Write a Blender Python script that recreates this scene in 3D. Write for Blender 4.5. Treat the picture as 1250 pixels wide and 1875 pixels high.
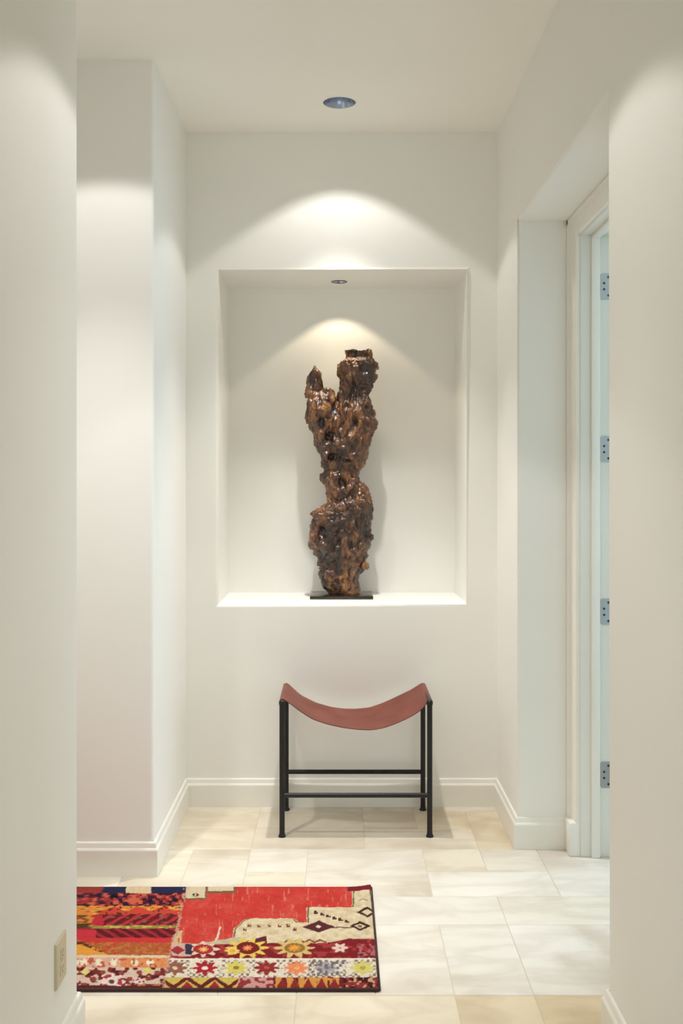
import bpy, bmesh, math, random
import numpy as np
from mathutils import Vector, Matrix, noise

# ------------------------------------------------------------------ clean
for o in list(bpy.data.objects):
    bpy.data.objects.remove(o, do_unlink=True)
scn = bpy.context.scene
COL = scn.collection

# ------------------------------------------------------------------ camera
F_PX, VPX, VPY, CAM_H = 1850.0, 619.0, 872.0, 1.49
cam_d = bpy.data.cameras.new('camera')
cam_d.sensor_width = 36.0
cam_d.sensor_height = 36.0
cam_d.lens = F_PX / 1875.0 * 36.0
cam_d.shift_x = (625.0 - VPX) / 1875.0
cam_d.shift_y = (VPY - 937.5) / 1875.0
cam_d.clip_start = 0.02
cam = bpy.data.objects.new('camera', cam_d)
cam.location = (0, 0, CAM_H)
cam.rotation_euler = (math.pi / 2, 0, 0)
COL.objects.link(cam)
scn.camera = cam

# ------------------------------------------------------------------ world, exposure
w = bpy.data.worlds.new('sky')
scn.world = w
w.use_nodes = True
bg = w.node_tree.nodes['Background']
bg.inputs['Color'].default_value = (0.80, 0.90, 1.0, 1)
bg.inputs['Strength'].default_value = 0.2
vs = scn.view_settings
vs.view_transform = 'Standard'
vs.look = 'None'
vs.gamma = 1.0
vs.use_curve_mapping = False
vs.exposure = 0.05
scn.cycles.max_bounces = 16
scn.cycles.diffuse_bounces = 12      # white rooms: light keeps bouncing
scn.cycles.glossy_bounces = 4

LIVING_FILL_W, STUDY_W = 46.0, 62.0     # living: added fill light; study: daylight through its window (watts)
SPOT_HALL, SPOT_NEAR, SPOT_SIDE, SPOT_NICHE = 12.5, 23.0, 18.5, 5.0
HOT_HALL, HOT_NEAR, HOT_SIDE, HOT_NICHE = 145.0, 55.0, 125.0, 7.0     # brighter middle of each beam
WARM = (1.0, 0.978, 0.94)
WARM_N = (1.0, 0.83, 0.58)


def area_light(name, loc, rot, sx, sy, power, color):
    l = bpy.data.lights.new(name, 'AREA')
    l.shape = 'RECTANGLE'
    l.size, l.size_y = sx, sy
    l.energy, l.color = power, color
    o = bpy.data.objects.new(name, l)
    o.location, o.rotation_euler = loc, rot
    COL.objects.link(o)
    return o


# added soft fill, set at an assumed living-room window wall behind the camera
area_light('unseen_daylight', (0.0, -4.95, 1.45), (math.pi / 2, 0, 0), 4.6, 2.3, LIVING_FILL_W, (0.90, 0.97, 1.0))
# daylight arriving through the window of the room behind the door on the right
area_light('unseen_daylight', (3.92, 3.45, 1.55), (0, math.pi / 2, 0), 1.9, 1.5, STUDY_W, (0.58, 0.80, 1.0))

# ------------------------------------------------------------------ materials
def new_mat(name):
    m = bpy.data.materials.new(name)
    m.use_nodes = True
    nt = m.node_tree
    return m, nt, nt.nodes['Principled BSDF']


def N(nt, t, **kw):
    n = nt.nodes.new(t)
    for k, v in kw.items():
        setattr(n, k, v)
    return n


def L(nt, a, b):
    nt.links.new(a, b)


def paint(name, col, rough=0.6, bump=0.03, scale=260.0, var=0.02):
    m, nt, b = new_mat(name)
    b.inputs['Roughness'].default_value = rough
    tc = N(nt, 'ShaderNodeTexCoord')
    n1 = N(nt, 'ShaderNodeTexNoise')
    n1.inputs['Scale'].default_value = 1.7
    L(nt, tc.outputs['Object'], n1.inputs['Vector'])
    mix = N(nt, 'ShaderNodeMix', data_type='RGBA')
    mix.inputs[6].default_value = (*[c * (1 - var) for c in col], 1)
    mix.inputs[7].default_value = (*[min(1, c * (1 + var)) for c in col], 1)
    L(nt, n1.outputs['Fac'], mix.inputs[0])
    L(nt, mix.outputs[2], b.inputs['Base Color'])
    if bump:
        n2 = N(nt, 'ShaderNodeTexNoise')
        n2.inputs['Scale'].default_value = scale
        L(nt, tc.outputs['Object'], n2.inputs['Vector'])
        bp = N(nt, 'ShaderNodeBump')
        bp.inputs['Strength'].default_value = bump
        bp.inputs['Distance'].default_value = 0.002
        L(nt, n2.outputs['Fac'], bp.inputs['Height'])
        L(nt, bp.outputs['Normal'], b.inputs['Normal'])
    return m


def plain(name, col, rough=0.5, metal=0.0, spec=0.5, coat=0.0):
    m, nt, b = new_mat(name)
    tc = N(nt, 'ShaderNodeTexCoord')
    n1 = N(nt, 'ShaderNodeTexNoise')
    n1.inputs['Scale'].default_value = 40.0
    L(nt, tc.outputs['Object'], n1.inputs['Vector'])
    mr = N(nt, 'ShaderNodeMapRange')
    mr.inputs[3].default_value = max(0.02, rough - 0.06)
    mr.inputs[4].default_value = min(1.0, rough + 0.06)
    L(nt, n1.outputs['Fac'], mr.inputs[0])
    L(nt, mr.outputs[0], b.inputs['Roughness'])
    b.inputs['Base Color'].default_value = (*col, 1)
    b.inputs['Metallic'].default_value = metal
    b.inputs['Specular IOR Level'].default_value = spec
    b.inputs['Coat Weight'].default_value = coat
    return m


M = {}
M['wall'] = paint('wall_paint', (0.855, 0.847, 0.81))
M['niche'] = paint('wall_paint_niche', (0.855, 0.847, 0.81))
M['ceiling'] = paint('ceiling_paint', (0.91, 0.888, 0.83), rough=0.8)
M['trim'] = paint('trim_paint', (0.84, 0.82, 0.765), rough=0.35, bump=0.0)
M['doorpaint'] = paint('door_paint', (0.80, 0.81, 0.77), rough=0.4, bump=0.0)
M['black'] = plain('black_steel', (0.012, 0.011, 0.012), 0.42, 0.3)
M['plate'] = plain('dark_bronze_plate', (0.03, 0.026, 0.02), 0.16, 0.6, coat=0.4)
M['steel'] = plain('hinge_steel', (0.42, 0.43, 0.45), 0.36, 1.0)
M['screw'] = plain('screw_steel', (0.06, 0.065, 0.07), 0.45, 0.8)
M['reflector'] = plain('lamp_reflector', (0.42, 0.48, 0.60), 0.18, 1.0)
M['outlet'] = plain('outlet_plastic', (0.62, 0.56, 0.40), 0.45)
M['outlet_dark'] = plain('outlet_slot', (0.05, 0.045, 0.04), 0.6)
M['glass'] = plain('window_glass', (0.95, 0.97, 0.97), 0.06)
M['glass'].node_tree.nodes['Principled BSDF'].inputs['Transmission Weight'].default_value = 1.0
M['knob'] = plain('satin_nickel', (0.5, 0.5, 0.48), 0.3, 1.0)


def emit(name, col, s):
    m, nt, b = new_mat(name)
    b.inputs['Base Color'].default_value = (0.9, 0.9, 0.9, 1)
    b.inputs['Emission Color'].default_value = (*col, 1)
    b.inputs['Emission Strength'].default_value = s
    return m


M['bulb'] = emit('lamp_lens', (1.0, 0.96, 0.9), 3.0)
M['bulb_small'] = emit('small_lamp_lens', (1.0, 0.97, 0.95), 2.5)


def leather():
    m, nt, b = new_mat('leather')
    tc = N(nt, 'ShaderNodeTexCoord')
    n1 = N(nt, 'ShaderNodeTexNoise')
    n1.inputs['Scale'].default_value = 9.0
    n1.inputs['Detail'].default_value = 6.0
    L(nt, tc.outputs['Object'], n1.inputs['Vector'])
    r = N(nt, 'ShaderNodeValToRGB')
    r.color_ramp.elements[0].position = 0.3
    r.color_ramp.elements[0].color = (0.150, 0.036, 0.023, 1)
    r.color_ramp.elements[1].position = 0.75
    r.color_ramp.elements[1].color = (0.235, 0.062, 0.040, 1)
    L(nt, n1.outputs['Fac'], r.inputs[0])
    L(nt, r.outputs[0], b.inputs['Base Color'])
    b.inputs['Roughness'].default_value = 0.5
    b.inputs['Specular IOR Level'].default_value = 0.35
    v = N(nt, 'ShaderNodeTexVoronoi')
    v.inputs['Scale'].default_value = 420.0
    L(nt, tc.outputs['Object'], v.inputs['Vector'])
    bp = N(nt, 'ShaderNodeBump')
    bp.inputs['Strength'].default_value = 0.12
    bp.inputs['Distance'].default_value = 0.001
    L(nt, v.outputs['Distance'], bp.inputs['Height'])
    L(nt, bp.outputs['Normal'], b.inputs['Normal'])
    return m


M['leather'] = leather()


def wood():
    m, nt, b = new_mat('lacquered_root_wood')
    tc = N(nt, 'ShaderNodeTexCoord')
    mp = N(nt, 'ShaderNodeMapping')
    mp.inputs['Scale'].default_value = (1, 1, 0.55)
    L(nt, tc.outputs['Object'], mp.inputs['Vector'])
    n1 = N(nt, 'ShaderNodeTexNoise')
    n1.inputs['Scale'].default_value = 26.0
    n1.inputs['Detail'].default_value = 8.0
    n1.inputs['Roughness'].default_value = 0.68
    n1.inputs['Distortion'].default_value = 0.9
    L(nt, mp.outputs[0], n1.inputs['Vector'])
    r = N(nt, 'ShaderNodeValToRGB')
    e = r.color_ramp.elements
    e[0].position, e[0].color = 0.32, (0.020, 0.007, 0.004, 1)
    e[1].position, e[1].color = 0.72, (0.52, 0.32, 0.13, 1)
    for p, c in ((0.42, (0.070, 0.022, 0.010, 1)), (0.50, (0.17, 0.062, 0.020, 1)), (0.60, (0.31, 0.140, 0.042, 1))):
        q = e.new(p)
        q.color = c
    L(nt, n1.outputs['Fac'], r.inputs[0])
    # deeper pits are mixed towards a dark brown
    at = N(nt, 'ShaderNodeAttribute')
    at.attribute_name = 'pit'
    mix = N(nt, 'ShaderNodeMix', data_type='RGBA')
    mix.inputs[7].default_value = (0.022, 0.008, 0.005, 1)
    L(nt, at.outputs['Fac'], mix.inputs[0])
    n3 = N(nt, 'ShaderNodeTexNoise')
    n3.inputs['Scale'].default_value = 7.5
    n3.inputs['Detail'].default_value = 3.0
    L(nt, mp.outputs[0], n3.inputs['Vector'])
    r3 = N(nt, 'ShaderNodeValToRGB')
    r3.color_ramp.elements[0].position, r3.color_ramp.elements[0].color = 0.38, (0.20, 0.16, 0.16, 1)
    r3.color_ramp.elements[1].position, r3.color_ramp.elements[1].color = 0.60, (1.0, 0.98, 0.95, 1)
    L(nt, n3.outputs['Fac'], r3.inputs[0])
    mm = N(nt, 'ShaderNodeMix', data_type='RGBA', blend_type='MULTIPLY')
    mm.inputs[0].default_value = 1.0
    L(nt, r.outputs[0], mm.inputs[6])
    L(nt, r3.outputs[0], mm.inputs[7])
    L(nt, mm.outputs[2], mix.inputs[6])
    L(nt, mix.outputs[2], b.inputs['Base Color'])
    b.inputs['Roughness'].default_value = 0.34
    b.inputs['Coat Weight'].default_value = 0.5
    b.inputs['Coat Roughness'].default_value = 0.16
    n2 = N(nt, 'ShaderNodeTexNoise')
    n2.inputs['Scale'].default_value = 90.0
    n2.inputs['Detail'].default_value = 4.0
    L(nt, mp.outputs[0], n2.inputs['Vector'])
    bp = N(nt, 'ShaderNodeBump')
    bp.inputs['Strength'].default_value = 0.5
    bp.inputs['Distance'].default_value = 0.009
    L(nt, n2.outputs['Fac'], bp.inputs['Height'])
    L(nt, bp.outputs['Normal'], b.inputs['Normal'])
    return m


M['wood'] = wood()


def stone():
    m, nt, b = new_mat('limestone_tile')
    g = N(nt, 'ShaderNodeNewGeometry')
    oi = N(nt, 'ShaderNodeObjectInfo')
    sc = N(nt, 'ShaderNodeMath', operation='MULTIPLY')
    sc.inputs[1].default_value = 37.0
    L(nt, oi.outputs['Random'], sc.inputs[0])
    add = N(nt, 'ShaderNodeVectorMath', operation='ADD')
    L(nt, g.outputs['Position'], add.inputs[0])
    L(nt, sc.outputs[0], add.inputs[1])
    # soft clouds
    n1 = N(nt, 'ShaderNodeTexNoise')
    n1.inputs['Scale'].default_value = 3.2
    n1.inputs['Detail'].default_value = 5.0
    n1.inputs['Distortion'].default_value = 0.6
    L(nt, add.outputs[0], n1.inputs['Vector'])
    r = N(nt, 'ShaderNodeValToRGB')
    e = r.color_ramp.elements
    e[0].position, e[0].color = 0.28, (0.56, 0.495, 0.41, 1)
    e[1].position, e[1].color = 0.70, (0.77, 0.74, 0.685, 1)
    q = e.new(0.45)
    q.color = (0.71, 0.67, 0.60, 1)
    L(nt, n1.outputs['Fac'], r.inputs[0])
    # veins
    mp = N(nt, 'ShaderNodeMapping')
    mp.inputs['Scale'].default_value = (1.0, 3.2, 1.0)
    mp.inputs['Rotation'].default_value = (0, 0, 0.25)
    L(nt, add.outputs[0], mp.inputs['Vector'])
    n2 = N(nt, 'ShaderNodeTexNoise')
    n2.inputs['Scale'].default_value = 1.5
    n2.inputs['Detail'].default_value = 7.0
    n2.inputs['Distortion'].default_value = 1.1
    L(nt, mp.outputs[0], n2.inputs['Vector'])
    r2 = N(nt, 'ShaderNodeValToRGB')
    e = r2.color_ramp.elements
    e[0].position, e[0].color = 0.40, (0, 0, 0, 1)
    e[1].position, e[1].color = 0.60, (0, 0, 0, 1)
    q = e.new(0.50)
    q.color = (1, 1, 1, 1)
    L(nt, n2.outputs['Fac'], r2.inputs[0])
    vf = N(nt, 'ShaderNodeMath', operation='MULTIPLY')
    vf.inputs[1].default_value = 0.36
    L(nt, r2.outputs[0], vf.inputs[0])
    mv = N(nt, 'ShaderNodeMix', data_type='RGBA')
    mv.inputs[7].default_value = (0.50, 0.43, 0.36, 1)
    L(nt, vf.outputs[0], mv.inputs[0])
    L(nt, r.outputs[0], mv.inputs[6])
    # each tile its own tint
    mt = N(nt, 'ShaderNodeMix', data_type='RGBA', blend_type='MULTIPLY')
    mt.inputs[0].default_value = 1.0
    L(nt, mv.outputs[2], mt.inputs[6])
    L(nt, oi.outputs['Color'], mt.inputs[7])
    L(nt, mt.outputs[2], b.inputs['Base Color'])
    b.inputs['Roughness'].default_value = 0.34
    b.inputs['Specular IOR Level'].default_value = 0.4
    return m


M['stone'] = stone()
M['grout'] = paint('grout', (0.60, 0.53, 0.43), rough=0.9, bump=0.1)


def rug_mat():
    m, nt, b = new_mat('rug_wool')
    at = N(nt, 'ShaderNodeAttribute')
    at.attribute_name = 'Col'
    tc = N(nt, 'ShaderNodeTexCoord')
    n = N(nt, 'ShaderNodeTexNoise')
    n.inputs['Scale'].default_value = 240.0
    n.inputs['Detail'].default_value = 3.0
    L(nt, tc.outputs['Object'], n.inputs['Vector'])
    mr = N(nt, 'ShaderNodeMapRange')
    mr.inputs[1].default_value, mr.inputs[2].default_value = 0.3, 0.7
    mr.inputs[3].default_value, mr.inputs[4].default_value = 0.85, 1.12
    L(nt, n.outputs['Fac'], mr.inputs[0])
    mx = N(nt, 'ShaderNodeVectorMath', operation='SCALE')
    L(nt, at.outputs['Color'], mx.inputs[0])
    L(nt, mr.outputs[0], mx.inputs['Scale'])
    L(nt, mx.outputs[0], b.inputs['Base Color'])
    b.inputs['Roughness'].default_value = 0.95
    b.inputs['Specular IOR Level'].default_value = 0.1
    bp = N(nt, 'ShaderNodeBump')
    bp.inputs['Strength'].default_value = 0.5
    bp.inputs['Distance'].default_value = 0.003
    L(nt, n.outputs['Fac'], bp.inputs['Height'])
    L(nt, bp.outputs['Normal'], b.inputs['Normal'])
    return m


M['rug'] = rug_mat()
M['binding'] = plain('rug_binding_wool', (0.045, 0.014, 0.014), 0.9)

# ------------------------------------------------------------------ helpers
def finish(name, bm, mat, parent=None, smooth=False, kind=None):
    bmesh.ops.recalc_face_normals(bm, faces=bm.faces)
    me = bpy.data.meshes.new(name)
    bm.to_mesh(me)
    bm.free()
    if mat is not None:
        me.materials.append(mat)
    if smooth:
        for p in me.polygons:
            p.use_smooth = True
        if smooth is not True:
            try:
                me.set_sharp_from_angle(angle=smooth)
            except Exception:
                pass
    o = bpy.data.objects.new(name, me)
    COL.objects.link(o)
    if parent is not None:
        o.parent = parent
    if kind:
        o['kind'] = kind
    return o


def empty(name, loc, label=None, cat=None, group=None, kind=None):
    o = bpy.data.objects.new(name, None)
    o.location = loc
    o.empty_display_size = 0.1
    COL.objects.link(o)
    if label:
        o['label'] = label
    if cat:
        o['category'] = cat
    if group:
        o['group'] = group
    if kind:
        o['kind'] = kind
    return o


def box_bm(bm, x0, x1, y0, y1, z0, z1):
    v = [bm.verts.new((x, y, z)) for x in (x0, x1) for y in (y0, y1) for z in (z0, z1)]
    for f in ((0, 1, 3, 2), (4, 6, 7, 5), (0, 4, 5, 1), (2, 3, 7, 6), (0, 2, 6, 4), (1, 5, 7, 3)):
        bm.faces.new([v[i] for i in f])
    return v


def bevel_edges(bm, pred, w_, seg=4):
    es = [e for e in bm.edges if pred(e)]
    if es:
        bmesh.ops.bevel(bm, geom=es, offset=w_, segments=seg, profile=0.5, affect='EDGES')


def box(name, x0, x1, y0, y1, z0, z1, mat, parent=None, bev=0.0, seg=2, pred=None, kind=None):
    bm = bmesh.new()
    box_bm(bm, x0, x1, y0, y1, z0, z1)
    if bev:
        bevel_edges(bm, pred or (lambda e: True), bev, seg)
    return finish(name, bm, mat, parent, smooth=math.radians(40) if bev else False, kind=kind)


def lathe(bm, prof, cx=0, cy=0, seg=40, close=False):
    rings = []
    for r, z in prof:
        if r < 1e-6:
            rings.append([bm.verts.new((cx, cy, z))])
        else:
            rings.append([bm.verts.new((cx + r * math.cos(2 * math.pi * i / seg), cy + r * math.sin(2 * math.pi * i / seg), z)) for i in range(seg)])
    for a, b in zip(rings[:-1], rings[1:]):
        for i in range(seg):
            j = (i + 1) % seg
            if len(a) == 1 and len(b) == 1:
                continue
            if len(a) == 1:
                bm.faces.new((a[0], b[i], b[j]))
            elif len(b) == 1:
                bm.faces.new((a[i], a[j], b[0]))
            else:
                bm.faces.new((a[i], a[j], b[j], b[i]))
    if close:
        a, b = rings[-1], rings[0]
        for i in range(seg):
            j = (i + 1) % seg
            bm.faces.new((a[i], a[j], b[j], b[i]))


def tube(bm, a, b, r, seg=16, cap=True):
    a, b = Vector(a), Vector(b)
    d = (b - a).normalized()
    u = d.orthogonal().normalized()
    v = d.cross(u)
    R = []
    for p in (a, b):
        R.append([bm.verts.new(p + r * (math.cos(2 * math.pi * i / seg) * u + math.sin(2 * math.pi * i / seg) * v)) for i in range(seg)])
    for i in range(seg):
        j = (i + 1) % seg
        bm.faces.new((R[0][i], R[0][j], R[1][j], R[1][i]))
    if cap:
        bm.faces.new(R[0][::-1])
        bm.faces.new(R[1])


def sweep_h(name, path, prof, mat, kind='structure', side=1, parent=None):
    """sweep a (out, up) profile along a horizontal polyline with mitred corners; 'out' points to the left (side=1) of travel"""
    P = [Vector((x, y, 0)) for x, y in path]
    bm = bmesh.new()
    rings = []
    for i, p in enumerate(P):
        ns = []
        if i > 0:
            d = (P[i] - P[i - 1]).normalized()
            ns.append(Vector((-d.y, d.x, 0)) * side)
        if i < len(P) - 1:
            d = (P[i + 1] - P[i]).normalized()
            ns.append(Vector((-d.y, d.x, 0)) * side)
        if len(ns) == 2:
            n = (ns[0] + ns[1]) / (1 + ns[0].dot(ns[1]))
        else:
            n = ns[0]
        rings.append([bm.verts.new(p + n * o_ + Vector((0, 0, z))) for o_, z in prof])
    k = len(prof)
    for a, b in zip(rings[:-1], rings[1:]):
        for i in range(k):
            j = (i + 1) % k
            bm.faces.new((a[i], a[j], b[j], b[i]))
    bm.faces.new(rings[0])
    bm.faces.new(rings[-1][::-1])
    return finish(name, bm, mat, parent, kind=kind)


def boolean_cut(o, cutters):
    for c in cutters:
        md = o.modifiers.new('cut', 'BOOLEAN')
        md.operation = 'DIFFERENCE'
        md.object = c
        md.solver = 'EXACT'
    bpy.context.view_layer.update()
    dg = bpy.context.evaluated_depsgraph_get()
    me = bpy.data.meshes.new_from_object(o.evaluated_get(dg))
    o.modifiers.clear()
    old = o.data
    o.data = me
    bpy.data.meshes.remove(old)
    for c in cutters:
        bpy.data.objects.remove(c, do_unlink=True)


def cyl_cutter(x, y, z0, z1, r):
    bm = bmesh.new()
    tube(bm, (x, y, z0), (x, y, z1), r, 40)
    return finish('cutter', bm, None)


# ------------------------------------------------------------------ plan of the place (metres)
H = 3.045                      # ceiling
XL, XR = -0.688, 0.718         # hall walls
YB = 4.565                     # back wall
Y_LN, Y_LF = 2.67, 3.771       # side corridor on the left
Y_RN, Y_RF, Z_RH = 2.683, 4.048, 2.513   # recess on the right
XD = 0.948                     # face of the door wall in the recess
Y0 = 1.2                       # hall begins, living room behind
NX0, NX1, NZ0, NZ1, NYB = -0.5415, 0.5787, 0.911, 2.423, 5.026
LAMPS = dict(hall=(0.005, 4.205), near=(0.0, 2.50), side=(-0.86, 3.18))
NICHE_LAMP = (0.005, 4.845)
RB = 0.013                     # rounded plaster corners


def structure(o):
    o['kind'] = 'structure'
    return o


# ceiling
bm = bmesh.new()
box_bm(bm, -3.7, 4.2, -5.2, 5.6, H, H + 0.25)
ceil = finish('ceiling', bm, M['ceiling'], kind='structure')
boolean_cut(ceil, [cyl_cutter(x, y, H - 0.1, H + 0.14, 0.070) for x, y in LAMPS.values()])

# left walls
vert = lambda e: abs(e.verts[0].co.z - e.verts[1].co.z) > 1
box('wall_left_near', -3.5, XL, Y0, Y_LN, -0.02, H, M['wall'], bev=RB, seg=4, kind='structure',
    pred=lambda e: vert(e) and abs(e.verts[0].co.x - XL) < 1e-4)
box('wall_left_far', -3.5, XL, Y_LF, YB + 0.3, -0.02, H, M['wall'], bev=RB, seg=4, kind='structure',
    pred=lambda e: vert(e) and abs(e.verts[0].co.x - XL) < 1e-4 and e.verts[0].co.y < Y_LF + 0.1)
box('wall_left_end', -3.6, -3.5, Y0, YB + 0.3, -0.02, H, M['wall'], kind='structure')

# back wall with the niche
bm = bmesh.new()
X0, X1 = XL - 0.05, XR + 0.05


def quad(*pts):
    return bm.faces.new([bm.verts.new(p) for p in pts])


xs_, zs_ = [X0, NX0, NX1, X1], [-0.02, NZ0, NZ1, H]
for a in range(3):
    for b in range(3):
        if a == 1 and b == 1:
            continue
        quad((xs_[a], YB, zs_[b]), (xs_[a + 1], YB, zs_[b]), (xs_[a + 1], YB, zs_[b + 1]), (xs_[a], YB, zs_[b + 1]))
quad((NX0, YB, NZ0), (NX1, YB, NZ0), (NX1, NYB, NZ0), (NX0, NYB, NZ0))
quad((NX0, YB, NZ1), (NX1, YB, NZ1), (NX1, NYB, NZ1), (NX0, NYB, NZ1))
quad((NX0, YB, NZ0), (NX0, NYB, NZ0), (NX0, NYB, NZ1), (NX0, YB, NZ1))
quad((NX1, YB, NZ0), (NX1, NYB, NZ0), (NX1, NYB, NZ1), (NX1, YB, NZ1))
quad((NX0, NYB, NZ0), (NX1, NYB, NZ0), (NX1, NYB, NZ1), (NX0, NYB, NZ1))
# outer shell so that the wall is a closed solid
YE = 5.35
for a in range(3):
    for x in (X0, X1):
        quad((x, YB, zs_[a]), (x, YE, zs_[a]), (x, YE, zs_[a + 1]), (x, YB, zs_[a + 1]))
    for z in (-0.02, H):
        quad((xs_[a], YB, z), (xs_[a + 1], YB, z), (xs_[a + 1], YE, z), (xs_[a], YE, z))
    for b in range(3):
        quad((xs_[a], YE, zs_[b]), (xs_[a + 1], YE, zs_[b]), (xs_[a + 1], YE, zs_[b + 1]), (xs_[a], YE, zs_[b + 1]))
bmesh.ops.remove_doubles(bm, verts=bm.verts, dist=1e-5)


def niche_rim(e):
    a, b = e.verts
    for v in (a, b):
        if abs(v.co.y - YB) > 1e-4 or not (NX0 - 1e-4 < v.co.x < NX1 + 1e-4) or not (NZ0 - 1e-4 < v.co.z < NZ1 + 1e-4):
            return False
    return True


bevel_edges(bm, niche_rim, 0.014, 5)
wall_back = finish('wall_back', bm, M['wall'], smooth=math.radians(30), kind='structure')
boolean_cut(wall_back, [cyl_cutter(*NICHE_LAMP, NZ1 - 0.05, NZ1 + 0.09, 0.036)])
for p in wall_back.data.polygons:
    p.use_smooth = False

# right wall: U-shaped around the recess, extruded in x
def u_wall(name, x0, x1, ya, yb, oy0, oy1, oz, bev_front, mat):
    global bm
    bm = bmesh.new()
    prof = [(ya, -0.02), (oy0, -0.02), (oy0, oz), (oy1, oz), (oy1, -0.02), (yb, -0.02), (yb, H), (oy1, H), (oy0, H), (ya, H)]
    A = [bm.verts.new((x0, y, z)) for y, z in prof]
    B = [bm.verts.new((x1, y, z)) for y, z in prof]
    for R in (A, B):
        bm.faces.new((R[0], R[1], R[2], R[8], R[9]))
        bm.faces.new((R[2], R[3], R[7], R[8]))
        bm.faces.new((R[3], R[4], R[5], R[6], R[7]))
    n = len(prof)
    for i in range(n):
        j = (i + 1) % n
        bm.faces.new((A[i], A[j], B[j], B[i]))
    if bev_front:
        def pr(e):
            return all(abs(v.co.x - x0) < 1e-5 and oy0 - 1e-4 < v.co.y < oy1 + 1e-4 and v.co.z < oz + 1e-4 for v in e.verts) and not all(abs(v.co.z + .02) < 1e-4 for v in e.verts)
        bevel_edges(bm, pr, bev_front, 4)
    return finish(name, bm, mat, smooth=math.radians(40) if bev_front else False, kind='structure')


u_wall('wall_right', XR, XD, Y0, YB + 0.3, Y_RN, Y_RF, Z_RH, RB, M['wall'])
DO0, DO1, DOZ = 2.98, 3.975, 2.455        # rough opening of the door
u_wall('wall_right_inner', XD, XD + 0.17, Y0, YB + 0.3, DO0, DO1, DOZ, 0, M['wall'])

# the room behind the door (only ever glimpsed)
XRM = XD + 0.17
box('wall_study_back', XRM, 4.0, YB + 0.3, YB + 0.4, -0.02, H, M['wall'], kind='structure')
box('wall_study_front', XRM, 4.0, Y0, Y0 + 0.1, -0.02, H, M['wall'], kind='structure')
def hole_wall_x(name, x0, x1, ya, yb, wy0, wy1, wz0, wz1):
    bm = bmesh.new()
    box_bm(bm, x0, x1, ya, wy0, -0.02, H)
    box_bm(bm, x0, x1, wy1, yb, -0.02, H)
    box_bm(bm, x0, x1, wy0, wy1, -0.02, wz0)
    box_bm(bm, x0, x1, wy0, wy1, wz1, H)
    return finish(name, bm, M['wall'], kind='structure')
hole_wall_x('wall_study_window', 4.0, 4.12, Y0, YB + 0.4, 2.65, 4.25, 0.55, 2.55)

# the living room behind the camera, with a window wall put in for ambient light
box('wall_living_left', -3.12, -3.0, -5.0, Y0, -0.02, H, M['wall'], kind='structure')
box('wall_living_right', 3.0, 3.12, -5.0, Y0, -0.02, H, M['wall'], kind='structure')
bm = bmesh.new()
box_bm(bm, -3.12, -2.35, -5.12, -5.0, -0.02, H)
box_bm(bm, 2.35, 3.12, -5.12, -5.0, -0.02, H)
box_bm(bm, -2.35, 2.35, -5.12, -5.0, -0.02, 0.25)
box_bm(bm, -2.35, 2.35, -5.12, -5.0, 2.65, H)
finish('wall_living_window', bm, M['wall'], kind='structure')


def window(name, horiz, a0, a1, z0, z1, at, nm):
    e = empty(name, (0, 0, 0), kind='structure')
    def bar(n, u0, u1, w0, w1):
        if horiz:
            return box(n, u0, u1, at, at + 0.06, w0, w1, M['trim'], e)
        return box(n, at, at + 0.06, u0, u1, w0, w1, M['trim'], e)
    t = 0.05
    bar('window_frame', a0, a0 + t, z0, z1)
    bar('window_frame', a1 - t, a1, z0, z1)
    bar('window_frame', a0 + t, a1 - t, z0, z0 + t)
    bar('window_frame', a0 + t, a1 - t, z1 - t, z1)
    for i in range(1, nm):
        u = a0 + (a1 - a0) * i / nm
        bar('mullion', u - 0.02, u + 0.02, z0 + t, z1 - t)
    for i in range(nm):
        u0, u1 = a0 + (a1 - a0) * i / nm + 0.03, a0 + (a1 - a0) * (i + 1) / nm - 0.03
        if horiz:
            box('pane', u0, u1, at + 0.026, at + 0.034, z0 + t, z1 - t, M['glass'], e)
        else:
            box('pane', at + 0.026, at + 0.034, u0, u1, z0 + t, z1 - t, M['glass'], e)
    return e


window('window_1', True, -2.35, 2.35, 0.25, 2.65, -5.10, 4)
window('window_2', False, 2.65, 4.25, 0.55, 2.55, 4.03, 2)

# ------------------------------------------------------------------ floor of stone tiles
U = 0.2275
OX, OY = 0.562, 2.90


def walkable(x0, x1, y0, y1):
    regs = [(XL, XR, Y0, YB), (-3.5, XL, Y_LN, Y_LF), (XR, XD + 0.25, Y_RN, Y_RF), (-1.15, 1.15, 0.0, Y0)]
    return any(x0 < b - .005 and x1 > a + .005 and y0 < d - .005 and y1 > c + .005 for a, b, c, d in regs)


bm = bmesh.new()
box_bm(bm, -3.7, 4.2, -5.2, 5.5, -0.12, -0.0016)
floor = finish('floor', bm, M['grout'], kind='structure')
# plain stone where no single tile can be told apart: living room and the room behind the door
box('floor', -3.0, 3.0, -5.0, -0.02, -0.0014, 0.0, M['stone'], kind='structure')
box('floor', XD + 0.36, 4.0, Y0, YB + 0.3, -0.0014, 0.0, M['stone'], kind='structure')

rnd = random.Random(11)
gx0, gx1 = -18, 4
gy0, gy1 = -14, 8
taken = set()
tiles = []


def put(i, j, a, b, tint=None):
    cells = [(i + p, j + q) for p in range(a) for q in range(b)]
    if any(c in taken for c in cells):
        return False
    taken.update(cells)
    tiles.append((i, j, a, b, tint))
    return True


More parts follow.
